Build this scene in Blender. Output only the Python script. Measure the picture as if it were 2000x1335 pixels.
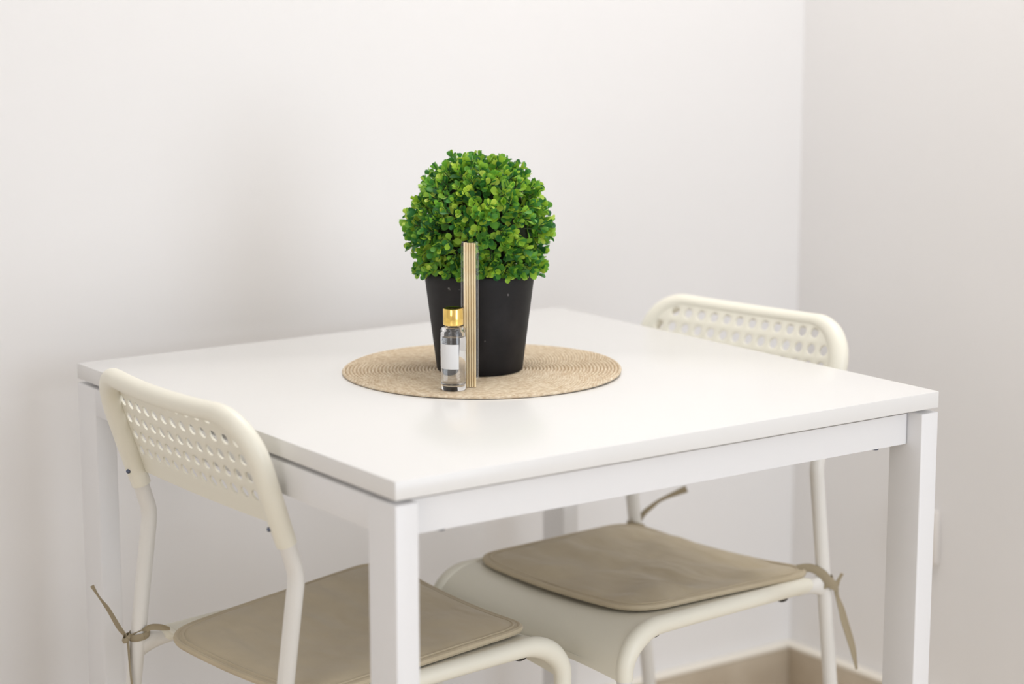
import bpy, bmesh, math, random
from mathutils import Vector, Matrix, noise
random.seed(7)
for o in list(bpy.data.objects): bpy.data.objects.remove(o)
scn = bpy.context.scene
COL = scn.collection
PI = math.pi

# ------------------------------------------------------------------ camera
cam_d = bpy.data.cameras.new('camera'); cam = bpy.data.objects.new('camera', cam_d); COL.objects.link(cam)
CP = Vector((-1.03977953, -1.66911760, 1.23229892))
yaw, pit, rol = 0.956112869, 0.178996332, -0.000901672
f = Vector((math.cos(yaw)*math.cos(pit), math.sin(yaw)*math.cos(pit), -math.sin(pit)))
r = Vector((math.sin(yaw), -math.cos(yaw), 0)); u = r.cross(f)
r2 = r*math.cos(rol)+u*math.sin(rol); u2 = -r*math.sin(rol)+u*math.cos(rol)
M = Matrix((r2, u2, -f)).transposed().to_4x4(); M.translation = CP
cam.matrix_world = M
cam_d.sensor_width = 36; cam_d.lens = 4084.2/2000*36
cam_d.clip_start = 0.05
cam_d.dof.use_dof = True; cam_d.dof.focus_distance = 2.42; cam_d.dof.aperture_fstop = 2.9
scn.camera = cam

# ------------------------------------------------------------------ world, lights, exposure
wd = bpy.data.worlds.new('sky'); scn.world = wd; wd.use_nodes = True
wd.node_tree.nodes['Background'].inputs[0].default_value = (.80, .88, 1, 1)
wd.node_tree.nodes['Background'].inputs[1].default_value = 0.6
def area(name, loc, target, sx, sy, power, color):
    l = bpy.data.lights.new(name, 'AREA'); l.shape = 'RECTANGLE'; l.size = sx; l.size_y = sy
    l.energy = power; l.color = color
    o = bpy.data.objects.new(name, l); COL.objects.link(o); o.location = loc
    d = Vector(target)-Vector(loc); o.rotation_euler = d.to_track_quat('-Z', 'Y').to_euler()
    return o
RX0, RX1, RY0, RY1, RZ = -2.6, 1.345, -3.2, 0.88, 2.65
area('balcony_door_daylight', (0.66, RY0+.03, 1.28), (0.66, 0, 1.28), 1.2, 2.2, 34, (.86, .92, 1))
area('added_left_fill', (RX0+.03, -1.7, 1.5), (0, -1.5, 1.5), 1.4, 1.3, 16, (1, .95, .91))  # fill added on the left to lift the right wall, no known window there
area('added_ceiling_fill', (.75, .3, RZ-.075), (.75, .3, 0), .9, .9, 15, (1, .975, .94))  # added overhead fill in place of ceiling bounce, set where it shades under the table
scn.view_settings.view_transform = 'Standard'; scn.view_settings.look = 'None'
scn.view_settings.gamma = 1; scn.view_settings.use_curve_mapping = False
scn.view_settings.exposure = 0.02

# ------------------------------------------------------------------ materials
def mat(name, color=(.8,.8,.8), rough=.5, metal=0, **kw):
    m = bpy.data.materials.new(name); m.use_nodes = True
    b = m.node_tree.nodes['Principled BSDF']
    b.inputs['Base Color'].default_value = (*color, 1); b.inputs['Roughness'].default_value = rough
    b.inputs['Metallic'].default_value = metal
    for k, v in kw.items(): b.inputs[k.replace('_', ' ')].default_value = v
    return m
def nd(m, t, **kw):
    n = m.node_tree.nodes.new(t)
    for k, v in kw.items(): setattr(n, k, v)
    return n
def lk(m, a, b): m.node_tree.links.new(a, b)
def bsdf(m): return m.node_tree.nodes['Principled BSDF']
def bump_noise(m, scale, strength, dist=.001, detail=4):
    tc = nd(m, 'ShaderNodeTexCoord'); n = nd(m, 'ShaderNodeTexNoise'); b = nd(m, 'ShaderNodeBump')
    n.inputs['Scale'].default_value = scale; n.inputs['Detail'].default_value = detail
    b.inputs['Strength'].default_value = strength; b.inputs['Distance'].default_value = dist
    lk(m, tc.outputs['Object'], n.inputs['Vector']); lk(m, n.outputs[0], b.inputs['Height']); lk(m, b.outputs[0], bsdf(m).inputs['Normal'])
    return n
def color_noise(m, c1, c2, scale, lo=.35, hi=.65, detail=5, stretch=None):
    tc = nd(m, 'ShaderNodeTexCoord'); n = nd(m, 'ShaderNodeTexNoise'); cr = nd(m, 'ShaderNodeValToRGB')
    n.inputs['Scale'].default_value = scale; n.inputs['Detail'].default_value = detail
    src = tc.outputs['Object']
    if stretch:
        mp = nd(m, 'ShaderNodeMapping'); mp.inputs['Scale'].default_value = stretch; lk(m, src, mp.inputs[0]); src = mp.outputs[0]
    lk(m, src, n.inputs['Vector'])
    cr.color_ramp.elements[0].position = lo; cr.color_ramp.elements[0].color = (*c1, 1)
    cr.color_ramp.elements[1].position = hi; cr.color_ramp.elements[1].color = (*c2, 1)
    lk(m, n.outputs[0], cr.inputs[0]); lk(m, cr.outputs[0], bsdf(m).inputs['Base Color'])

WALL = mat('painted_wall', (.86, .845, .84), .75); bump_noise(WALL, 90, .25, .0008)
CEIL = mat('ceiling_paint', (.85, .84, .82), .9)
FLOOR = mat('floor_tile', (.45, .38, .31), .35); color_noise(FLOOR, (.70, .61, .49), (.78, .69, .57), 3)
SKIRT = mat('skirting_tile', (.5, .42, .32), .4); color_noise(SKIRT, (.50, .42, .32), (.62, .54, .43), 9)
SKTOP = mat('skirting_top', (.93, .88, .79), .6)  # lighter tone for the top edge of the skirting tile
TOPW = mat('white_tabletop', (.84, .83, .815), .24); bump_noise(TOPW, 400, .03, .0002)
STEELW = mat('white_powdercoat', (.85, .845, .85), .35); bump_noise(STEELW, 700, .05, .0002)
PLAS = mat('ivory_plastic', (.89, .86, .745), .38)
TUBE = mat('white_tube', (.84, .82, .78), .3)
DARK = mat('dark_rubber', (.015, .014, .013), .5)
SCREW = mat('screw_steel', (.12, .14, .20), .35, 1)
CUSH = mat('beige_cushion_fabric', (.32, .27, .19), .85)
def cloth_setup(m, c1, c2):
    color_noise(m, c1, c2, 14)
    tc = nd(m, 'ShaderNodeTexCoord')
    w = nd(m, 'ShaderNodeTexNoise'); w.inputs['Scale'].default_value = 9; w.inputs['Detail'].default_value = 2
    w2 = nd(m, 'ShaderNodeTexNoise'); w2.inputs['Scale'].default_value = 900
    mp = nd(m, 'ShaderNodeMapping'); mp.inputs['Scale'].default_value = (1, 2.2, 1); mp.inputs['Rotation'].default_value = (0, 0, .6)
    b = nd(m, 'ShaderNodeBump'); b.inputs['Strength'].default_value = .55; b.inputs['Distance'].default_value = .02
    b2 = nd(m, 'ShaderNodeBump'); b2.inputs['Strength'].default_value = .25; b2.inputs['Distance'].default_value = .0005
    lk(m, tc.outputs['Object'], mp.inputs[0]); lk(m, mp.outputs[0], w.inputs['Vector']); lk(m, tc.outputs['Object'], w2.inputs['Vector'])
    lk(m, w.outputs[0], b.inputs['Height']); lk(m, w2.outputs[0], b2.inputs['Height']); lk(m, b.outputs[0], b2.inputs['Normal'])
    lk(m, b2.outputs[0], bsdf(m).inputs['Normal'])
cloth_setup(CUSH, (.54, .455, .315), (.59, .50, .35))
bsdf(CUSH).inputs['Sheen Weight'].default_value = .2
TIE = mat('tie_ribbon', (.36, .30, .20), .8); bump_noise(TIE, 500, .3, .0005)
POT = mat('black_pot', (.02, .018, .019), .6, Specular_IOR_Level=.35); color_noise(POT, (.006, .005, .006), (.018, .016, .017), 26, .45, .75, 8); bump_noise(POT, 260, .15, .0006)
_cr = [n for n in POT.node_tree.nodes if n.bl_idname == 'ShaderNodeValToRGB'][0]
_tc = nd(POT, 'ShaderNodeTexCoord'); _n = nd(POT, 'ShaderNodeTexNoise'); _n.inputs['Scale'].default_value = 95; _n.inputs['Detail'].default_value = 3
_r = nd(POT, 'ShaderNodeValToRGB'); _r.color_ramp.elements[0].position = .70; _r.color_ramp.elements[1].position = .78
_m = nd(POT, 'ShaderNodeMix', data_type='RGBA'); _m.inputs[7].default_value = (.16, .15, .15, 1)
lk(POT, _tc.outputs['Object'], _n.inputs['Vector']); lk(POT, _n.outputs[0], _r.inputs[0]); lk(POT, _r.outputs[0], _m.inputs[0])
lk(POT, _cr.outputs[0], _m.inputs[6]); lk(POT, _m.outputs[2], bsdf(POT).inputs['Base Color'])
SOIL = mat('soil_foam', (.03, .035, .02), .95); bump_noise(SOIL, 120, .8, .004)
STEM = mat('twig', (.06, .09, .03), .8)
GOLD = mat('gold_cap', (.95, .66, .20), .14, 1)
LABEL = mat('blank_label', (.80, .80, .80), .6)
REED = mat('reed_wood', (.80, .62, .38), .7); color_noise(REED, (.90, .70, .40), (.97, .82, .54), 60, stretch=(6, 6, .4)); bump_noise(REED, 500, .2, .0004)
GLASS = mat('clear_glass', (1, 1, 1), .01, 0, Transmission_Weight=1.0, IOR=1.47)
LIQ = mat('clear_liquid', (.99, .99, .985), 0, 0, Transmission_Weight=1.0, IOR=1.36)
OUTL = mat('outlet_plastic', (.80, .76, .72), .4)
PANEL = mat('added_panel_diffuser', (.9, .9, .88), .4)
PANE = mat('window_glass', (1, 1, 1), .0, 0, Transmission_Weight=1.0, IOR=1.02)
# thin clear film for the sleeve: clear, with a fresnel sheen
FILM = bpy.data.materials.new('clear_film'); FILM.use_nodes = True
nt = FILM.node_tree; nt.nodes.clear()
o_ = nt.nodes.new('ShaderNodeOutputMaterial'); mx = nt.nodes.new('ShaderNodeMixShader'); tr = nt.nodes.new('ShaderNodeBsdfTransparent')
gl = nt.nodes.new('ShaderNodeBsdfGlossy'); lw = nt.nodes.new('ShaderNodeLayerWeight'); ma = nt.nodes.new('ShaderNodeMath')
gl.inputs['Roughness'].default_value = .12; gl.inputs['Color'].default_value = (.95, .95, .95, 1)
tr.inputs[0].default_value = (.985, .985, .985, 1); lw.inputs[0].default_value = .35
ma.operation = 'MULTIPLY_ADD'; ma.inputs[1].default_value = .45; ma.inputs[2].default_value = .03
nt.links.new(lw.outputs['Facing'], ma.inputs[0]); nt.links.new(ma.outputs[0], mx.inputs[0])
nt.links.new(tr.outputs[0], mx.inputs[1]); nt.links.new(gl.outputs[0], mx.inputs[2]); nt.links.new(mx.outputs[0], o_.inputs[0])
# leaves: hue varies from leaf to leaf
LEAF = mat('box_leaves', (.1, .25, .03), .42)
g = nd(LEAF, 'ShaderNodeNewGeometry'); cr = nd(LEAF, 'ShaderNodeValToRGB')
els = cr.color_ramp.elements
els[0].position = 0; els[0].color = (.030, .14, .045, 1); els[1].position = 1; els[1].color = (.62, .78, .10, 1)
for p_, c_ in ((.22, (.070, .27, .055, 1)), (.5, (.20, .48, .055, 1)), (.78, (.40, .66, .06, 1))):
    e = els.new(p_); e.color = c_
lk(LEAF, g.outputs['Random Per Island'], cr.inputs[0]); lk(LEAF, cr.outputs[0], bsdf(LEAF).inputs['Base Color'])
tl = nd(LEAF, 'ShaderNodeBsdfTranslucent'); ms = nd(LEAF, 'ShaderNodeMixShader'); ms.inputs[0].default_value = .22
lk(LEAF, cr.outputs[0], tl.inputs[0]); lk(LEAF, bsdf(LEAF).outputs[0], ms.inputs[1]); lk(LEAF, tl.outputs[0], ms.inputs[2])
lk(LEAF, ms.outputs[0], LEAF.node_tree.nodes['Material Output'].inputs[0])
# woven mat: plaited rings
MATM = mat('woven_straw', (.6, .46, .31), .8)
tc = nd(MATM, 'ShaderNodeTexCoord'); sp = nd(MATM, 'ShaderNodeSeparateXYZ'); lk(MATM, tc.outputs['Object'], sp.inputs[0])
def mth(m, op, a, b=None, c=None):
    n = nd(m, 'ShaderNodeMath', operation=op)
    for i, v in enumerate((a, b, c)):
        if v is None: continue
        if isinstance(v, (int, float)): n.inputs[i].default_value = v
        else: lk(m, v, n.inputs[i])
    return n.outputs[0]
RING = .0044
rr = mth(MATM, 'SQRT', mth(MATM, 'ADD', mth(MATM, 'POWER', sp.outputs[0], 2.0), mth(MATM, 'POWER', sp.outputs[1], 2.0)))
th = mth(MATM, 'ARCTAN2', sp.outputs[1], sp.outputs[0])
ringf = mth(MATM, 'DIVIDE', rr, RING)
frac = mth(MATM, 'ABSOLUTE', mth(MATM, 'SUBTRACT', mth(MATM, 'FRACT', ringf), .5))      # 0 mid-plait .. .5 groove
flo = mth(MATM, 'FLOOR', ringf)
arc = mth(MATM, 'MULTIPLY', th, mth(MATM, 'MULTIPLY', flo, 4.0))                        # about 1 strand per mm of arc
chev = mth(MATM, 'SINE', mth(MATM, 'ADD', arc, mth(MATM, 'MULTIPLY', frac, 7.0)))
bp = nd(MATM, 'ShaderNodeBump'); bp.inputs['Strength'].default_value = .6; bp.inputs['Distance'].default_value = .0005
lk(MATM, chev, bp.inputs['Height']); lk(MATM, bp.outputs[0], bsdf(MATM).inputs['Normal'])
nz = nd(MATM, 'ShaderNodeTexNoise'); nz.inputs['Scale'].default_value = 160; lk(MATM, tc.outputs['Object'], nz.inputs['Vector'])
mixv = mth(MATM, 'ADD', mth(MATM, 'MULTIPLY', chev, .08), nz.outputs[0])
cr = nd(MATM, 'ShaderNodeValToRGB'); cr.color_ramp.elements[0].position = .25; cr.color_ramp.elements[0].color = (.60, .45, .29, 1)
cr.color_ramp.elements[1].position = .8; cr.color_ramp.elements[1].color = (.88, .77, .60, 1)
lk(MATM, mixv, cr.inputs[0]); lk(MATM, cr.outputs[0], bsdf(MATM).inputs['Base Color'])

# ------------------------------------------------------------------ helpers
def obj(name, bm_or_me, m, parent=None, smooth=35):
    if isinstance(bm_or_me, bmesh.types.BMesh):
        me = bpy.data.meshes.new(name); bmesh.ops.recalc_face_normals(bm_or_me, faces=bm_or_me.faces); bm_or_me.to_mesh(me); bm_or_me.free()
    else: me = bm_or_me
    me.materials.append(m)
    if smooth is not None:
        me.polygons.foreach_set('use_smooth', [True]*len(me.polygons))
        me.set_sharp_from_angle(angle=math.radians(smooth))
    o = bpy.data.objects.new(name, me); COL.objects.link(o)
    if parent: o.parent = parent
    return o
def tag(o, label, cat, group=None):
    o['label'] = label; o['category'] = cat
    if group: o['group'] = group
    return o
def thing(name, label, cat, loc=(0,0,0), rz=0, group=None):
    o = bpy.data.objects.new(name, None); COL.objects.link(o); o.location = loc; o.rotation_euler = (0,0,rz)
    o.empty_display_size = .05
    return tag(o, label, cat, group)
def struct(name, bm, m, **k):
    o = obj(name, bm, m, **k)
    if not k.get('parent'): o['kind'] = 'structure'
    return o
def box(x0, x1, y0, y1, z0, z1, bev=0, seg=2, bm=None):
    b = bmesh.new()
    bmesh.ops.create_cube(b, size=1, matrix=Matrix.Translation(((x0+x1)/2, (y0+y1)/2, (z0+z1)/2)) @ Matrix.Diagonal((x1-x0, y1-y0, z1-z0, 1)))
    if bev: bmesh.ops.bevel(b, geom=b.edges[:], offset=bev, segments=seg, affect='EDGES', profile=.5)
    if bm is not None:
        me = bpy.data.meshes.new('tmp'); b.to_mesh(me); b.free(); bm.from_mesh(me); bpy.data.meshes.remove(me); return bm
    return b
def fillet(pts, rads, n=8):
    """polyline with rounded corners"""
    pts = [Vector(p) for p in pts]; out = [pts[0]]
    for i in range(1, len(pts)-1):
        a = (pts[i-1]-pts[i]); b = (pts[i+1]-pts[i]); R = rads[i-1] if isinstance(rads, (list, tuple)) else rads
        ang = a.angle(b); d = min(R/math.tan(ang/2), a.length*.49, b.length*.49) if ang < PI-1e-3 else 0
        if d < 1e-5: out.append(pts[i]); continue
        p0 = pts[i]+a.normalized()*d; p2 = pts[i]+b.normalized()*d
        for k in range(n+1):
            t = k/n; out.append(p0*(1-t)**2+pts[i]*2*t*(1-t)+p2*t*t)
    out.append(pts[-1]); return out
def sweep(path, rad, n=16, bm=None, up=None, caps=True):
    """rad: number, or list of (a, b) half widths per point along (side, up) axes"""
    bm = bm or bmesh.new(); path = [Vector(p) for p in path]; rings = []
    t0 = (path[1]-path[0]).normalized()
    nrm = Vector(up) if up else (Vector((0,0,1)) if abs(t0.z) < .9 else Vector((1,0,0)))
    for i, p in enumerate(path):
        t = ((path[min(i+1, len(path)-1)]-path[max(i-1, 0)])).normalized()
        if up: nn = Vector(up)
        else: nn = nrm
        nn = (nn-t*nn.dot(t)).normalized(); nrm = nn; s = t.cross(nn)
        a, b = (rad, rad) if isinstance(rad, (int, float)) else rad[i]
        rings.append([bm.verts.new(p+s*a*math.cos(2*PI*k/n)+nn*b*math.sin(2*PI*k/n)) for k in range(n)])
    for A, B in zip(rings, rings[1:]):
        for k in range(n): bm.faces.new((A[k], A[(k+1)%n], B[(k+1)%n], B[k]))
    if caps: bm.faces.new(rings[0][::-1]); bm.faces.new(rings[-1])
    return bm
def lathe(prof, n=48, center=(0,0,0), bm=None, closed=False):
    bm = bm or bmesh.new(); c = Vector(center); rings = []
    for (rad, z) in prof:
        if rad < 1e-6: rings.append([bm.verts.new(c+Vector((0,0,z)))])
        else: rings.append([bm.verts.new(c+Vector((rad*math.cos(2*PI*k/n), rad*math.sin(2*PI*k/n), z))) for k in range(n)])
    prs = list(zip(rings, rings[1:]))
    if closed: prs.append((rings[-1], rings[0]))
    for A, B in prs:
        for k in range(n):
            k2 = (k+1) % n
            if len(A) == 1 and len(B) == 1: continue
            if len(A) == 1: bm.faces.new((A[0], B[k2], B[k]))
            elif len(B) == 1: bm.faces.new((A[k], A[k2], B[0]))
            else: bm.faces.new((A[k], A[k2], B[k2], B[k]))
    return bm

# ------------------------------------------------------------------ the room
T = .12
struct('floor', box(RX0, RX1, RY0, RY1, -.1, 0), FLOOR)
struct('ceiling', box(RX0, RX1, RY0, RY1, RZ, RZ+.1), CEIL)
struct('wall_back', box(RX0-T, RX1+T, RY1, RY1+T, -.1, RZ+.1), WALL)
struct('wall_right', box(RX1, RX1+T, RY0-T, RY1, -.1, RZ+.1), WALL)
WX0, WX1, WZ0, WZ1 = .02, 1.30, .12, 2.44
fb = bmesh.new()
for b_ in ((RX0, WX0, -.1, RZ+.1), (WX1, RX1, -.1, RZ+.1), (WX0, WX1, -.1, WZ0), (WX0, WX1, WZ1, RZ+.1)):
    box(b_[0], b_[1], RY0-T, RY0, b_[2], b_[3], bm=fb)
struct('wall_front', fb, WALL)
wf = bmesh.new()
for b_ in ((WX0, WX0+.05, WZ0, WZ1), (WX1-.05, WX1, WZ0, WZ1), (WX0, WX1, WZ0, WZ0+.05), (WX0, WX1, WZ1-.05, WZ1), (.635, .685, WZ0, WZ1)):
    box(b_[0], b_[1], RY0-.09, RY0-.03, b_[2], b_[3], bm=wf)
wfo = struct('window_1', wf, STEELW)
po = obj('window_pane', box(WX0+.04, WX1-.04, RY0-.064, RY0-.060, WZ0+.04, WZ1-.04), PANE, parent=wfo)
# the left wall; its window is added so fill can come from this side
LY0, LY1, LZ0, LZ1 = -2.5, -.9, .8, 2.2
lbm = bmesh.new()
for b_ in ((RY0-T, LY0, -.1, RZ+.1), (LY1, RY1, -.1, RZ+.1), (LY0, LY1, -.1, LZ0), (LY0, LY1, LZ1, RZ+.1)):
    box(RX0-T, RX0, b_[0], b_[1], b_[2], b_[3], bm=lbm)
struct('wall_left', lbm, WALL)
wl = bmesh.new()
for b_ in ((LY0, LY0+.05, LZ0, LZ1), (LY1-.05, LY1, LZ0, LZ1), (LY0, LY1, LZ0, LZ0+.05), (LY0, LY1, LZ1-.05, LZ1), (-1.725, -1.675, LZ0, LZ1)):
    box(RX0-.09, RX0-.03, b_[0], b_[1], b_[2], b_[3], bm=wl)
wlo = struct('added_window', wl, STEELW)
obj('window_pane', box(RX0-.064, RX0-.060, LY0+.04, LY1-.04, LZ0+.04, LZ1-.04), PANE, parent=wlo)
BH = .080
bb = box(RX0, RX1, RY1-.020, RY1, 0, BH, .0015); bbo = struct('baseboard_back', bb, SKIRT)
br = box(RX1-.020, RX1, RY0, RY1-.020, 0, BH, .0015); bro = struct('baseboard_right', br, SKIRT)
obj('top_edge', box(RX0, RX1-.021, RY1-.0205, RY1, BH, BH+.006, .0015), SKTOP, parent=bbo)
obj('top_edge', box(RX1-.0205, RX1, RY0, RY1, BH, BH+.006, .0015), SKTOP, parent=bro)
# outlet on the right-hand wall
ot = thing('wall_outlet', 'white plastic electrical outlet low on the wall right of the table leg', 'outlet', (RX1, .585, .343))
obj('cover_plate', box(-.011, 0, -.043, .043, -.043, .043, .003), OUTL, ot)
sb = lathe([(0, -.013), (.019, -.013), (.021, -.0115), (.021, -.010)], 32)
bmesh.ops.rotate(sb, verts=sb.verts, matrix=Matrix.Rotation(PI/2, 3, 'Y')@Matrix.Rotation(0, 3, 'X'))
obj('socket', sb, OUTL, ot)
hb = bmesh.new()
for dy in (-.0095, .0095): bmesh.ops.create_cone(hb, cap_ends=True, segments=16, radius1=.0024, radius2=.0024, depth=.002, matrix=Matrix.Translation((-.0131, dy, 0))@Matrix.Rotation(PI/2, 4, 'Y'))
obj('socket_holes', hb, DARK, ot)
# added ceiling panel, unseen, stands in for soft light bounced off the ceiling
for lx, ly, lab in ((.75, .3, 'added flat square white light panel on the unseen ceiling above the dining table'),):
    cl = thing('added_ceiling_panel', lab, 'ceiling lamp', (lx, ly, RZ))
    obj('added_panel_body', box(-.47, .47, -.47, .47, -.06, 0, .01), PANEL, cl)

# ------------------------------------------------------------------ dining table
H, S, TT = .74, .75, .0196
tb = thing('dining_table', 'square white dining table with straight flat legs standing near the room corner', 'table', (S/2, S/2, 0))
h = S/2
obj('tabletop', box(-h, h, -h, h, H-TT, H, .0012, 2), TOPW, tb)
for sx in (-1, 1):
    for sy in (-1, 1):
        x0, x1 = sorted((sx*h, sx*(h-.027))); y0, y1 = sorted((sy*h, sy*(h-.0515)))
        lg = obj('leg', box(x0, x1, y0, y1, 0.004, .7155, .0016, 3), STEELW, tb)
        obj('foot_pad', box(x0+.003, x1-.003, y0+.003, y1-.003, 0, .004), DARK, lg)
for sx in (-1, 1):      # flush side rails
    x0, x1 = sorted((sx*(h-.0004), sx*(h-.018)))
    obj('side_rail', box(x0, x1, -h+.05, h-.05, .6805, .7155, .0012), STEELW, tb)
for sy in (-1, 1):      # recessed front and back rails, with rounded ends
    y0, y1 = sorted((sy*(h-.020), sy*(h-.038)))
    b = box(-h+.0265, h-.0265, y0, y1, .6775, .7135, 0)
    es = [e for e in b.edges if abs(e.verts[0].co.x-e.verts[1].co.x) < 1e-6 and abs(e.verts[0].co.y-e.verts[1].co.y) < 1e-6]
    bmesh.ops.bevel(b, geom=es, offset=.008, segments=5, affect='EDGES', profile=.5)
    obj('front_rail', b, STEELW, tb)
for sx in (-1, 1):
    for sy in (-1, 1):
        obj('spacer', box(sx*(h-.05)-.016, sx*(h-.05)+.016, sy*(h-.06)-.016, sy*(h-.06)+.016, .706, H-TT+.0002), STEELW, tb)
        bo = lathe([(0, -.0035), (.004, -.0035), (.0048, -.002), (.0048, .001)], 14, (sx*(h-.072), sy*(h-.030), .6775))
        obj('bolt', bo, SCREW, tb)

# ------------------------------------------------------------------ perforated chairs
w, yb, zb, ys, yf, yt, zt, wb, yfr = .1667, -.1553, .6106, -.1729, -.2314, -.2113, .781, .179, .2115
ZR, ZF = .4365, .4490        # rim centre heights, rear and front of the seat
TR = .0095
a_ = math.atan2(yb-yt, zt-zb); NV = Vector((0, math.cos(a_), math.sin(a_))); UV = Vector((0, -math.sin(a_), math.cos(a_)))
BO = Vector((0, yb, zb)); SC = .165; BOW = .013
def bpt(s, v, n=0.):                       # a point of the leaning, bowed backrest
    q = min(1, max(0, (v-.035)/.14)); return BO+Vector((s, 0, 0))+UV*v+NV*(n-(.003+(BOW-.003)*q)*max(0, 1-(s/SC)**2))
VT = (zt-zb)/math.cos(a_)                  # slant height of the top
def backrest_bm():
    bm = bmesh.new()
    # lattice plate with round holes
    P = .022; Q = P/4
    v1 = (.7557-zb)/math.cos(a_)
    xs = [i*Q for i in range(-29, 30)]
    vbot = (.6425-zb)/math.cos(a_); vrow_top = v1+P/2; vrow_bot = v1-4.5*P
    vs = [vrow_bot+i*Q for i in range(0, 21)]
    low = [vbot, vbot+(vrow_bot-vbot)*.5]; hi = [vrow_top+.0045, vrow_top+.009]
    allv = low+vs+hi
    hole = {}
    for rrow in range(5):
        cols = range(-7, 7) if rrow > 0 else range(-6, 6)
        for c in cols:
            ci = 29+(c*4); ri = 2+(4-rrow)*4
            for i in range(4):
                for j in range(4): hole[(ci+i, ri+j)] = (ci, ri)
    RC, HWC = .05, .0
    def trim(x, v):
        lim = VT-.010; cx = SC-RC; cv = lim-RC; ax = abs(x)
        if ax > cx and v > cv:
            d = math.hypot(ax-cx, v-cv)
            if d > RC: ax = cx+(ax-cx)*RC/d; v = cv+(v-cv)*RC/d
        return math.copysign(min(ax, SC), x), min(v, lim)
    layers = []
    for n in (.0085, .0053):
        V = {}
        def gv(i, j):
            if (i, j) not in V:
                x, v = trim(xs[i], allv[j]); V[(i, j)] = bm.verts.new(bpt(x, v, n))
            return V[(i, j)]
        for i in range(len(xs)-1):
            for j in range(len(allv)-1):
                if (i, j) not in hole:
                    bm.faces.new((gv(i, j), gv(i+1, j), gv(i+1, j+1), gv(i, j+1)))
        circ = {}
        for (ci, ri) in sorted(set(hole.values())):
            bd = [gv(ci+k, ri) for k in range(4)]+[gv(ci+4, ri+k) for k in range(4)]+[gv(ci+4-k, ri+4) for k in range(4)]+[gv(ci, ri+4-k) for k in range(4)]
            cx, cv = xs[ci]+2*Q, allv[ri]+2*Q; RH = .0068; cc = []; ce = []
            for k in range(16):
                an = -3*PI/4+2*PI*k/16
                cc.append(bm.verts.new(bpt(cx+RH*math.cos(an), cv+RH*math.sin(an), .0069+(n-.0069)*.75)))
                ce.append(bm.verts.new(bpt(cx+(RH+.0009)*math.cos(an), cv+(RH+.0009)*math.sin(an), n)))
            for k in range(16):
                k2 = (k+1) % 16; bm.faces.new((bd[k], bd[k2], ce[k2], ce[k])); bm.faces.new((ce[k], ce[k2], cc[k2], cc[k]))
            circ[(ci, ri)] = cc
        layers.append((V, circ))
    for k, c0 in layers[0][1].items():
        c1 = layers[1][1][k]
        for i in range(16): bm.faces.new((c0[i], c0[(i+1)%16], c1[(i+1)%16], c1[i]))
    return bm, layers, len(xs)
def make_backrest(parent):
    bm, layers, nx = backrest_bm()
    V0, V1 = layers[0][0], layers[1][0]
    for i in range(nx-1):
        bm.faces.new((V0[(i, 0)], V0[(i+1, 0)], V1[(i+1, 0)], V1[(i, 0)]))
    back = obj('backrest', bm, PLAS, parent, smooth=28)
    # the rolled rim: up one side, round the corners, along the top
    lim = VT-.0105; RC = .055; pl = []
    v0 = (.628-zb)/math.cos(a_)
    for k in range(12): pl.append((-SC, v0+(lim-RC-v0)*k/12))
    for k in range(13): an = PI-PI/2*k/12; pl.append((-SC+RC+RC*math.cos(an), lim-RC+RC*math.sin(an)))
    n_ = 22
    for k in range(1, n_): pl.append((-SC+RC+(2*SC-2*RC)*k/n_, lim))
    for k in range(13): an = PI/2-PI/2*k/12; pl.append((SC-RC+RC*math.cos(an), lim-RC+RC*math.sin(an)))
    for k in range(1, 13): pl.append((SC, lim-RC+(v0-lim+RC)*k/12))
    path = [bpt(x, v, -.001) for x, v in pl]; rads = []
    for x, v in pl:
        t = min(1, max(0, (v-v0)/(lim-v0))); side = min(1, max(0, (abs(x)-(SC-RC))/RC))
        rads.append((.0105*(1-side)+side*(.0115+.0035*t), .0115+.0010*math.sin(PI*t)))
    rb = bmesh.new(); sweep(path, rads, 20, rb, up=NV)
    rim = obj('rim', rb, PLAS, back)
    for sg in (-1, 1):
        sp_ = bpt(sg*(SC-.004), (.650-zb)/math.cos(a_), -.0125)
        sb_ = bmesh.new(); bmesh.ops.create_uvsphere(sb_, u_segments=12, v_segments=8, radius=.0028, matrix=Matrix.Translation(sp_))
        obj('screw', sb_, SCREW, back)
def seat_bm():
    # profile of the seat along its length: (y, z), rear to the lip that turns down at the front
    prof = [(-.130+.014*k, 0) for k in range(20)]
    pts = []
    y0, y1 = -.132, yfr-.058
    for k in range(18):
        t = k/17; y = y0+(y1-y0)*t; pts.append((y, ZR+(ZF-ZR)*(y-ys)/(y1-ys)))
    nb = 12
    for k in range(1, nb+1):
        an = PI/2*k/nb; pts.append((y1+.058*math.sin(an), ZF-.047*(1-math.cos(an))))
    pts.append((yfr, .399)); pts.append((yfr, .394))
    return pts
SP = seat_bm()
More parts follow.
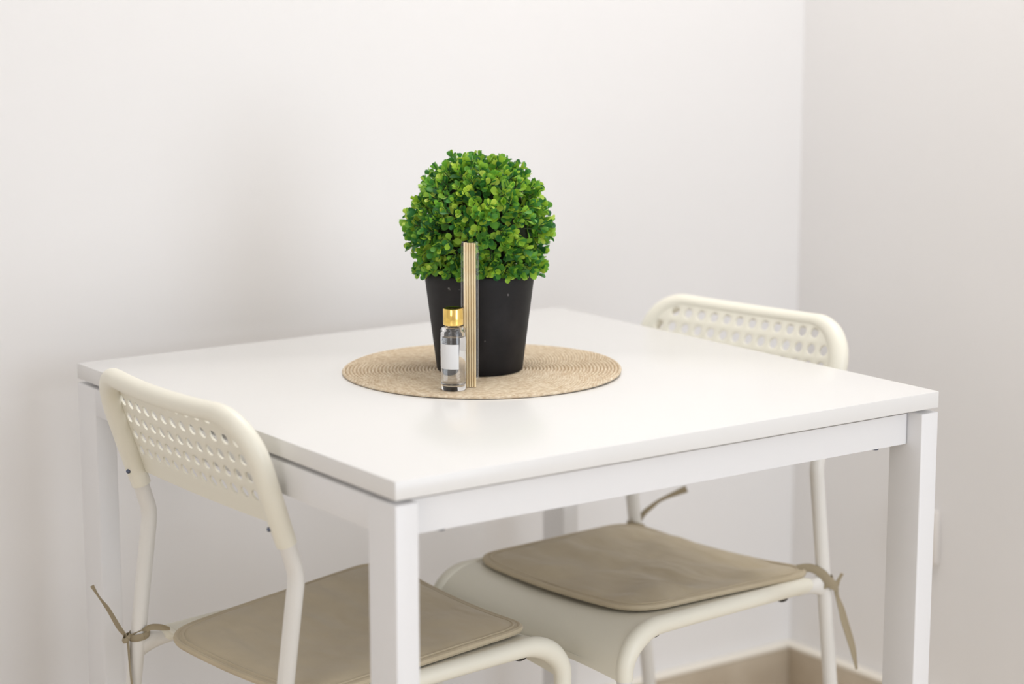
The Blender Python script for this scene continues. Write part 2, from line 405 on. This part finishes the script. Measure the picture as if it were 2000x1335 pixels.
def make_seat(parent):
    bm = bmesh.new(); NS = 24; layers = []
    N = len(SP)
    for off in (0.0098, .0055):
        G = []
        for i, (y, z) in enumerate(SP):
            a = SP[max(i-1, 0)]; b = SP[min(i+1, N-1)]; d = Vector((0, b[0]-a[0], b[1]-a[1])).normalized(); nn = Vector((0, -d.z, d.y))
            row = []
            fr = max(0, (i-17)/(N-18))
            for j in range(NS+1):
                s = -w+2*w*j/NS; q = 1-(s/w)**2
                dip = .0125*q**1.0*(1-fr)*min(1, (y+.17)/.10) + .002*q*fr
                lift = .012*q*fr*(fr > .8)
                row.append(bm.verts.new(Vector((s, y, z))+nn*(off-dip+.006*(1-q)*0)+Vector((0, 0, lift))))
            G.append(row)
        for i in range(N-1):
            for j in range(NS): bm.faces.new((G[i][j], G[i][j+1], G[i+1][j+1], G[i+1][j]))
        layers.append(G)
    A, B = layers
    for i in (0, N-1):
        for j in range(NS): bm.faces.new((A[i][j], A[i][j+1], B[i][j+1], B[i][j]))
    for j in (0, NS):
        for i in range(N-1): bm.faces.new((A[i][j], A[i+1][j], B[i+1][j], B[i][j]))
    seat = obj('seat', bm, PLAS, parent, smooth=50)
    for sg in (-1, 1):
        path = [Vector((sg*w, y, z)) for y, z in SP]
        rads = []
        for i in range(N):
            g_ = math.exp(-((i-22)/5.0)**2)
            rads.append((.0105+.0015*g_, .0105+.0025*g_))
        # blunt rounded rear end
        path = [path[0]+Vector((0, -.010, -.0008)), path[0]+Vector((0, -.008, -.0006))]+path; rads = [(.004, .004), (.0085, .0085)]+rads
        obj('seat_rim', sweep(path, rads, 18), PLAS, seat)
        for yy in (-.095, .153):
            zz = ZR+(ZF-ZR)*(yy-ys)/.326
            cb = bmesh.new(); bmesh.ops.create_uvsphere(cb, u_segments=14, v_segments=8, radius=1, matrix=Matrix.Translation((sg*(w-.006), yy, zz-.0120))@Matrix.Diagonal((.006, .0095, .0050, 1)))
            obj('screw_cap', cb, DARK, seat)
    # rear lip of the seat shell
    path = [Vector((-w+2*w*k/16, -.132, ZR+.0070-.011*(1-(-1+2*k/16)**2)*.42)) for k in range(17)]
    obj('rear_lip', sweep(path, .0042, 10), PLAS, seat)
def make_chair(label, pose):
    x, y, t = pose
    c = thing('perforated_chair', label, 'chair', (x, y, 0), t-PI/2, 'perforated ivory chairs at the dining table')
    for sg in (-1, 1):
        # rear leg runs from the floor up into the backrest in one piece
        top = BO+UV*((.665-zb)/math.cos(a_))
        path = fillet([(sg*w, yf, .012), (sg*w, ys, ZR), (sg*w, yb+.004, .592), (sg*w, top.y, top.z)], [.25, .05], 10)
        lg = obj('leg', sweep(path, TR, 18), TUBE, c)
        obj('foot_cap', sweep([(sg*w, yf-.0015, 0), (sg*w, yf, .016)], TR+.0012, 16), DARK, lg)
        path = [(sg*w, yfr, .405), (sg*w, yfr, .33), (sg*w, yfr+.004, .012)]
        lg = obj('leg', sweep(path, .0092, 18), TUBE, c)
        obj('foot_cap', sweep([(sg*w, yfr+.0045, 0), (sg*w, yfr+.004, .016)], TR+.0012, 16), DARK, lg)
        # short flared rail that joins the rear leg to the seat
        rp = []; rd = []
        for k in range(9):
            q = k/8; rp.append((sg*w, ys+.003+q*.052, ZR-.002-.002*(1-q))); rd.append((.0075+.001*(1-q), .0078+.010*(1-q)**3))
        obj('seat_rail', sweep(rp, rd, 16), TUBE, c)
    make_seat(c); make_backrest(c)
    return c
POSE_L = (.1560, .3885, .0346); POSE_R = (.6215, .3925, 3.2988)
chL = make_chair('ivory perforated chair on the left, its back towards the viewer, tied cushion on its seat', POSE_L)
chR = make_chair('ivory perforated chair on the right, its backrest half hidden behind the tabletop', POSE_R)

# ------------------------------------------------------------------ cushions with ribbons
def seat_z(y):
    return ZR+(ZF-ZR)*min(1, max(-.3, (y-ys)/.326))
def rounded_poly(cs, rad, n=10):
    out = []
    m = len(cs)
    for i in range(m):
        p = Vector(cs[i]); a = Vector(cs[i-1])-p; b = Vector(cs[(i+1) % m])-p
        d = rad[i] if isinstance(rad, (list, tuple)) else rad
        p0 = p+a.normalized()*d; p2 = p+b.normalized()*d
        for k in range(n+1): t = k/n; out.append(p0*(1-t)**2+p*2*t*(1-t)+p2*t*t)
        nx = Vector(cs[(i+1) % m]); dn = rad[(i+1) % m] if isinstance(rad, (list, tuple)) else rad
        e = nx+(p-nx).normalized()*dn
        for k in range(1, 12): out.append(p2.lerp(e, k/12))
    return out
def ribbon(pts, widths, wdirs, thick=.0009, sub=6):
    """flat twisting band through 3-D points; wdirs are the width directions"""
    P = [Vector(p) for p in pts]; D = [Vector(d).normalized() for d in wdirs]; n = len(P)
    def cat(L, t):
        i = min(int(t), n-2); q = t-i
        a, b, c, d = L[max(i-1, 0)], L[i], L[i+1], L[min(i+2, n-1)]
        return .5*((2*b)+(c-a)*q+(2*a-5*b+4*c-d)*q*q+(3*b-a-3*c+d)*q**3)
    bm = bmesh.new(); rings = []
    N = (n-1)*sub
    for k in range(N+1):
        t = k/sub; p = cat(P, t); dr = cat(D, t).normalized(); wd_ = cat(widths, t)
        tg = (cat(P, min(t+.1, n-1))-cat(P, max(t-.1, 0))).normalized(); nn = tg.cross(dr).normalized(); dr = nn.cross(tg)
        row = []
        for j in range(5):
            q = -1+2*j/4; row.append(p+dr*wd_*.5*q+nn*(.0008*math.cos(q*2.2)))
        rings.append([bm.verts.new(v+nn*thick/2) for v in row]+[bm.verts.new(v-nn*thick/2) for v in row[::-1]])
    for A, B in zip(rings, rings[1:]):
        for k in range(10): bm.faces.new((A[k], A[(k+1) % 10], B[(k+1) % 10], B[k]))
    bm.faces.new(rings[0]); bm.faces.new(rings[-1][::-1])
    return bm
def make_cushion(label, pose, corners, rad, zoff, ties, bumps, edge_lift=None):
    x, y, t = pose
    c = thing('seat_cushion', label, 'cushion', (x, y, 0), t-PI/2, 'beige seat pads on the chairs')
    ol = rounded_poly(corners, rad); cen = sum(ol, Vector((0, 0)))/len(ol)
    EL = edge_lift or (lambda p: 0)
    def base(p): return seat_z(p.y)+zoff-.007*max(0, 1-(p.x/.15)**2)+EL(p)
    bm = bmesh.new(); top = []; scales = [1, .985, .96, .93, .88, .8, .68, .52, .34, .16]
    hts = [.0030, .0068, .0070, .0088, .0108, .0118, .0122, .0122, .012, .012]
    def wr(p): return bumps*(noise.noise(Vector((p.x*11, p.y*22, 1.7)))*.5+noise.noise(Vector((p.x*26+3, p.y*9, 4)))*.3)
    for sc, hh in zip(scales, hts):
        row = []
        for p in ol:
            q = cen+(p-cen)*sc; row.append(bm.verts.new((q.x, q.y, base(q)+hh+wr(q)*min(1, (1-sc)*6))))
        top.append(row)
    for A, B in zip(top, top[1:]):
        for k in range(len(A)): bm.faces.new((A[k], A[(k+1) % len(A)], B[(k+1) % len(A)], B[k]))
    ct = bm.verts.new((cen.x, cen.y, base(cen)+.012+wr(cen))); L = top[-1]
    for k in range(len(L)): bm.faces.new((L[k], L[(k+1) % len(L)], ct))
    bot = []
    for sc, hh in ((.985, -.0005), (.9, -.0012), (.5, -.0012)):
        bot.append([bm.verts.new((*(cen+(p-cen)*sc), base(cen+(p-cen)*sc)+hh)) for p in ol])
    seq = [top[0]]+bot
    for A, B in zip(seq, seq[1:]):
        for k in range(len(A)): bm.faces.new((A[(k+1) % len(A)], A[k], B[k], B[(k+1) % len(A)]))
    bm.faces.new(bot[-1][::-1])
    pad = obj('pad', bm, CUSH, c, smooth=60)
    # piping round the edge
    pth = [Vector((p.x, p.y, base(p)+.0035)) for p in ol]; pth.append(pth[0])
    obj('piping', sweep(pth, (.0040), 8, up=(0, 0, 1), caps=False), CUSH, pad)
    # second stitched seam line a little inside the edge
    pth = []
    for p in ol: q = cen+(p-cen)*.962; pth.append(Vector((q.x, q.y, base(q)+.0068)))
    pth.append(pth[0])
    obj('seam', sweep(pth, .0017, 6, up=(0, 0, 1), caps=False), CUSH, pad)
    for tie in ties:
        tb_ = None
        for rb_ in tie:
            b = ribbon(*rb_)
            if tb_ is None: tb_ = b
            else:
                me = bpy.data.meshes.new('tmp'); b.to_mesh(me); b.free(); tb_.from_mesh(me); bpy.data.meshes.remove(me)
        obj('tie', tb_, TIE, c, smooth=60)
    return c
X_, Y_, Z_ = Vector((1, 0, 0)), Vector((0, 1, 0)), Vector((0, 0, 1))
def loop_round(cx, cy, z, rad, z2=None, width=.008):
    n = 14; pts = [(cx+rad*math.cos(2*PI*k/n), cy+rad*math.sin(2*PI*k/n), z+(z2 or 0)*math.sin(2*PI*k/n)) for k in range(n+1)]
    return (pts, [width]*(n+1), [Z_]*(n+1), .0009, 3)
legL = -w; LZ = .440
tie_L_far = [
    ([(-.138, -.145, .4535), (-.146, -.154, .4545), (-.153, -.163, .4540), (-.158, -.172, .4480), (-.164, -.1850, .4430), (-.1655, -.1865, .4410)], [.010, .0085, .0075, .008, .007, .006], [(.6, -.3, .5), (.3, 0, .9), (.2, 0, 1), (.3, -.2, .9), (.3, 0, 1), (.3, 0, 1)]),
    loop_round(-w, ys+.002, .4435, .0122, .002, .0085),
    loop_round(-w, ys-.0145, .4420, .0042, .003, .006),
    ([(-.166, -.186, .4410), (-.1700, -.1880, .4460), (-.1760, -.1925, .4550), (-.1870, -.2001, .4759), (-.1952, -.2069, .4892), (-.2024, -.2122, .5030)], [.006, .009, .0115, .0095, .0030, .0085], [(1, 0, .3), (1, 0, .4), (1, 0, .5), (1, 0, .5), (1, .2, .4), (1, 0, .8)]),
    ([(-.1655, -.1865, .4400), (-.1640, -.1870, .4310), (-.1600, -.1875, .4080), (-.1555, -.1880, .3830), (-.1520, -.1885, .3520), (-.1500, -.1890, .3300)], [.006, .009, .0125, .0120, .009, .008], [(1, -.3, 0), (1, -.3, 0), (1, -.5, 0), (1, -.3, 0), (1, 0, 0), (1, 0, 0)]),
]
tie_L_near = [
    ([(.165, -.130, .4560), (.174, -.150, .4600), (.180, -.166, .4530), (.181, -.1780, .4440)], [.010, .009, .008, .007], [(0, .3, 1)]*4),
    loop_round(w, ys+.002, .4435, .0122, .002, .0085),
    ([(.181, -.178, .4440), (.184, -.180, .4200), (.186, -.181, .385), (.188, -.182, .345)], [.006, .010, .011, .008], [(0, 1, 0)]*4),
]
tie_R_near = [
    ([(-.1480, -.1400, .4540), (-.1600, -.1520, .4560), (-.1720, -.1600, .4500), (-.1800, -.1680, .4380), (-.1830, -.1800, .4290), (-.1765, -.1895, .4240)], [.012, .0110, .0120, .0120, .0120, .009], [(.3, -.3, 1), (.3, -.3, 1), (0, -.2, 1), (0, 0, 1), (0, .3, 1), (0, .3, 1)]),
    loop_round(-w, ys, .4350, .0120, -.004, .0085),
    ([(-.1750, -.1895, .4250), (-.1752, -.1926, .4331), (-.1778, -.1976, .4430)], [.006, .010, .0085], [(0, -.4, .7), (0, -.7, .4), (0, -1, .2)]),
    ([(-.1746, -.1895, .4232), (-.1768, -.1892, .4132), (-.1830, -.1908, .3970), (-.1881, -.1922, .3801), (-.1994, -.1952, .3470), (-.2064, -.1960, .3185)], [.010, .0075, .0100, .0110, .0095, .0030], [(0, 1, 0), (0, 1, 0), (.2, 1, 0), (.3, 1, 0), (.3, 1, 0), (.3, 1, 0)]),
]
tie_R_far = [
    ([(.160, -.158, .4540), (.168, -.168, .4540), (.1700, -.1840, .4500)], [.010, .008, .006], [(.3, 0, 1)]*3),
    loop_round(w, ys, .4460, .0120, .004, .0085),
    ([(.1690, -.1840, .4500), (.1638, -.1850, .4603), (.1550, -.1950, .4720), (.1462, -.2070, .4818), (.1240, -.2332, .4960)], [.006, .0075, .007, .0055, .0110], [(0, 0, 1), (0, 0, 1), (0, .2, 1), (0, .5, 1), (0, .2, 1)]),
]
make_cushion('beige fabric seat pad tied to the near left chair, partly behind the table leg', POSE_L,
    [(-.130, -.158), (-.192, .192), (.146, .180), (.170, -.140)], [.05, .05, .04, .045], .0105, [tie_L_far, tie_L_near], .006)
make_cushion('crumpled beige fabric seat pad on the far right chair with its front edge curling up', POSE_R,
    [(.165, .145), (.170, -.160), (-.168, -.158), (-.140, .158)], [.045, .05, .05, .05], .0098, [tie_R_near, tie_R_far], .020)

# ------------------------------------------------------------------ placemat
MC = Vector((.384, .411, H)); MR = .173
def mat_bm():
    bm = bmesh.new(); nr = int(MR/RING); NA = 240; rings = []
    def lift(x, y):
        rad = math.hypot(x, y)/MR; an = math.atan2(y, x)
        return max(0, rad-.55)**2*(.009*max(0, math.cos(an+.62))**2+.003*max(0, math.cos(an*3+1)))
    def put(rad, z):
        row = []
        for k in range(NA):
            an = 2*PI*k/NA; wob = 1+.004*math.sin(5*an+1)*(rad/MR)**4+.003*math.sin(2*an)*(rad/MR)**2
            x, y = rad*wob*math.cos(an), rad*wob*math.sin(an)
            row.append(bm.verts.new((x, y, z+lift(x, y))))
        rings.append(row)
    for i in range(nr):
        r0 = i*RING
        for q, zz in ((.02, .0012), (.12, .0026), (.3, .0038), (.5, .0042), (.7, .0038), (.88, .0026)):
            put(max(r0+q*RING, .0004), zz)
    put(nr*RING, .0022); put(nr*RING-.0004, .0008); put(nr*RING-.002, .0002); put(.01, .0002)
    for A, B in zip(rings, rings[1:]):
        for k in range(NA): bm.faces.new((A[k], A[(k+1) % NA], B[(k+1) % NA], B[k]))
    bm.faces.new(rings[0][::-1]); bm.faces.new(rings[-1])
    return bm
pm = obj('placemat', mat_bm(), MATM, None, smooth=70); pm.location = MC
tag(pm, 'round woven straw placemat lying in the middle of the white table', 'placemat')
MZ = H+.0042

# ------------------------------------------------------------------ topiary ball in a black pot
PX, PY = .3768, .4060
pl_ = thing('potted_topiary', 'bushy green artificial boxwood ball in a tapered black pot on the placemat', 'plant', (PX, PY, MZ))
PH, PR0, PR1 = .122, .0525, .0672
prof = [(0, .001), (PR0-.004, 0), (PR0-.001, .0008), (PR0, .003)]
for k in range(1, 12): t = k/12; prof.append((PR0+(PR1-PR0)*t, .003+(PH-.005)*t))
prof += [(PR1, PH-.002), (PR1-.0008, PH-.0004), (PR1-.002, PH), (PR1-.0035, PH-.0008), (PR1-.004, PH-.003), (PR0-.003, .012), (0, .012)]
obj('pot', lathe(prof, 96), POT, pl_, smooth=40)
obj('soil', lathe([(0, PH-.016), (.03, PH-.014), (PR1-.0065, PH-.018), (PR1-.011, PH-.040), (0, PH-.040)], 48), SOIL, pl_)
BC = Vector((0, 0, .9205-MZ)); BR = .0835
# inner frame ball that carries the sprigs
ib = bmesh.new(); bmesh.ops.create_icosphere(ib, subdivisions=4, radius=.061, matrix=Matrix.Translation(BC))
for v in ib.verts: v.co += (v.co-BC).normalized()*.004*noise.noise(v.co*60)
obj('core_ball', ib, SOIL, pl_)
verts = []; faces = []
def leaf(base, d, nrm, L, W_):
    """obovate cupped leaf: base point, direction, upper-side normal"""
    d = d.normalized(); s = d.cross(nrm).normalized(); n = s.cross(d).normalized(); i0 = len(verts)
    prof_ = [(0, .10), (.18, .22), (.42, .74), (.66, 1.0), (.86, .78), (.97, .34)]
    curl = random.uniform(-.25, .35)
    for (t, ww) in prof_:
        c = base+d*(L*t)+n*(L*curl*t*t*.6); e = W_*.5*ww
        verts.append(c+s*e+n*(e*.35)); verts.append(c-n*(.0003)); verts.append(c-s*e+n*(e*.35))
    for k in range(len(prof_)-1):
        a = i0+3*k; faces.append((a, a+1, a+4, a+3)); faces.append((a+1, a+2, a+5, a+4))
def sprig(p, ax, scale):
    ax = ax.normalized(); t = ax.orthogonal().normalized(); rot = random.uniform(0, PI); H_ = .021*scale
    st.append((p.copy(), p+ax*H_))
    for k in range(4):
        q = k/3; h_ = H_*(.22+.78*q); tilt = math.radians(72-44*q+random.uniform(-14, 14)); L = (.0128-.0030*q)*scale*random.uniform(.85, 1.15)
        for m_ in range(2 if k < 3 else 3):
            an = rot+k*PI/2+m_*(PI if k < 3 else 2*PI/3)+random.uniform(-.3, .3)
            o = (Matrix.Rotation(an, 3, ax) @ t)
            d = ax*math.cos(tilt)+o*math.sin(tilt); n = ax*math.sin(tilt)-o*math.cos(tilt)
            jit = Vector((random.gauss(0, .22), random.gauss(0, .22), random.gauss(0, .22)))
            leaf(p+ax*h_+o*.0006, d+jit*.5, n+jit, L, L*random.uniform(.62, .78))
st = []
NSP = 560
for i in range(NSP):
    zz = 1-2*(i+.5)/NSP; ph = i*2.399963; rr_ = math.sqrt(1-zz*zz)
    d = Vector((rr_*math.cos(ph), rr_*math.sin(ph), zz))
    d = (d+Vector((random.gauss(0, .06), random.gauss(0, .06), random.gauss(0, .06)))).normalized()
    p = BC+d*(BR-.0225+random.uniform(-.005, .005))
    ax = (d+Vector((random.gauss(0, .28), random.gauss(0, .28), random.gauss(0, .28)))).normalized()
    tipp = p+ax*.024
    if min(p.z, tipp.z) < PH+.006 and math.hypot(tipp.x, tipp.y) < PR1+.016:
        if math.hypot(d.x, d.y) < .62: continue
        hd = Vector((d.x, d.y, 0)).normalized()                     # sprigs that hang out over the rim of the pot
        p = Vector((0, 0, PH+random.uniform(.004, .014)))+hd*(PR1-.012)
        ax = (hd+Vector((random.gauss(0, .2), random.gauss(0, .2), random.uniform(-.35, .05)))).normalized()
    sprig(p, ax, random.uniform(.85, 1.12))
me = bpy.data.meshes.new('foliage'); me.from_pydata(verts, [], faces)
fo = obj('foliage', me, LEAF, pl_, smooth=80)
tb2 = bmesh.new()
for a, b in st: sweep([a, b], .0006, 4, tb2)
obj('twigs', tb2, STEM, pl_)

# ------------------------------------------------------------------ reed diffuser bottle
bt = thing('diffuser_bottle', 'small clear glass diffuser bottle with a shiny gold cap and blank label', 'bottle', (.2812, .3202, MZ))
BRd, BHt = .0148, .0765
outer = [(0, .0006), (BRd-.004, 0), (BRd-.0012, .0006), (BRd-.0002, .0022), (BRd, .005)]
outer += [(BRd, z) for z in (.02, .035, .05, .066)]
for k in range(1, 7): an = PI/2*k/6; outer.append((BRd-.0040+.0040*math.cos(an), .0705+.0040*math.sin(an)))
outer += [(.0095, .0750), (.0086, .0760), (.0084, .0780)]
inner = [(.0068, .0780), (.0068, .0742), (.0090, .0730), (BRd-.0030, .0700), (BRd-.0018, .0670), (BRd-.0018, .0095), (BRd-.0030, .0072), (BRd-.007, .0064), (0, .0066)]
obj('glass_body', lathe(outer+inner, 64), GLASS, bt, smooth=40)
LR = BRd-.0018+.00008
obj('liquid', lathe([(0, .00655), (BRd-.007, .00635), (BRd-.0029, .00712), (LR, .0094), (LR, .0622), (LR-.0002, .0634), (LR-.0012, .0627), (0, .0625)], 64), LIQ, bt, smooth=40)
obj('cap', lathe([(0, .0765), (.0105, .0765), (.0117, .0769), (.0119, .0776), (.0119, .0948), (.0114, .0960), (.0104, .0963), (.0098, .0960), (0, .0959)], 64), GOLD, bt, smooth=30)
lb = bmesh.new(); n = 20; la0, la1 = math.radians(164), math.radians(261); R_ = BRd+.00015
rows = []
for rad in (R_, R_+.00012):
    rows.append([[bm_v for bm_v in (lb.verts.new((rad*math.cos(la0+(la1-la0)*k/n), rad*math.sin(la0+(la1-la0)*k/n), z)))] if False else lb.verts.new((rad*math.cos(la0+(la1-la0)*k/n), rad*math.sin(la0+(la1-la0)*k/n), z)) for z in (.0265, .0555) for k in range(n+1)])
for rw in rows:
    for k in range(n): lb.faces.new((rw[k], rw[k+1], rw[n+1+k+1], rw[n+1+k]))
A, B = rows
for k in range(n): lb.faces.new((A[k], A[k+1], B[k+1], B[k])); lb.faces.new((A[n+1+k], A[n+2+k], B[n+2+k], B[n+1+k]))
lb.faces.new((A[0], B[0], B[n+1], A[n+1])); lb.faces.new((A[n], B[n], B[2*n+1], A[2*n+1]))
obj('blank_label', lb, LABEL, bt)

# ------------------------------------------------------------------ reed sticks in their clear sleeve
vd = Vector((.577, .817, 0)); sd = Vector((.817, -.577, 0)); SB = Vector((.3035, .3190, MZ)); LEAN = math.radians(8.5)
axs = (vd*math.sin(LEAN)+Z_*math.cos(LEAN)).normalized(); fn = sd.cross(axs)      # fn points away from / towards the camera
k_ = 0
for row, n in ((0, 5), (1, 4)):
    for i in range(n):
        q = (i-(n-1)/2)
        base = SB+sd*(q*.00295)+vd*(row*.0028+.0002)
        tip = base+axs*(.1685+random.uniform(-.0006, .0006))+sd*(q*.00004-.0004)
        rd = bmesh.new(); sweep([Vector((0,0,0)), (tip-base)*.5, tip-base], .00125, 10, rd)
        o = obj('reed_stick', rd, REED); o.location = base+Vector((0, 0, .0003))
        nth = (('leftmost', 'second from the left', 'middle', 'second from the right', 'rightmost'), ('leftmost', 'second', 'third', 'rightmost'))[row][i]
        tag(o, '%s pale wooden reed stick in the %s row inside the clear sleeve' % (nth, ('front', 'back')[row]), 'reed stick', 'reed sticks in the clear sleeve')
sl = bmesh.new(); sections = []
def sl_sec(zl, sc):
    pts = []
    for k in range(32):
        an = 2*PI*k/32; cx, cy = math.cos(an), math.sin(an)
        x = .0106*math.copysign(abs(cx)**.55, cx); y = .0040*math.copysign(abs(cy)**.7, cy)*sc
        pts.append(sd*x+vd*(y+.0016)+axs*zl)
    return pts
for zl, sc in ((.010, 1), (.04, 1), (.08, 1.02), (.12, 1), (.1700, 1)):
    sections.append([sl.verts.new(p) for p in sl_sec(zl, sc)])
for A, B in zip(sections, sections[1:]):
    for k in range(32): sl.faces.new((A[k], A[(k+1) % 32], B[(k+1) % 32], B[k]))
so = obj('clear_sleeve', sl, FILM, None, smooth=60); so.location = SB
tag(so, 'narrow clear plastic sleeve holding the reed sticks, leaning on the green ball', 'sleeve')
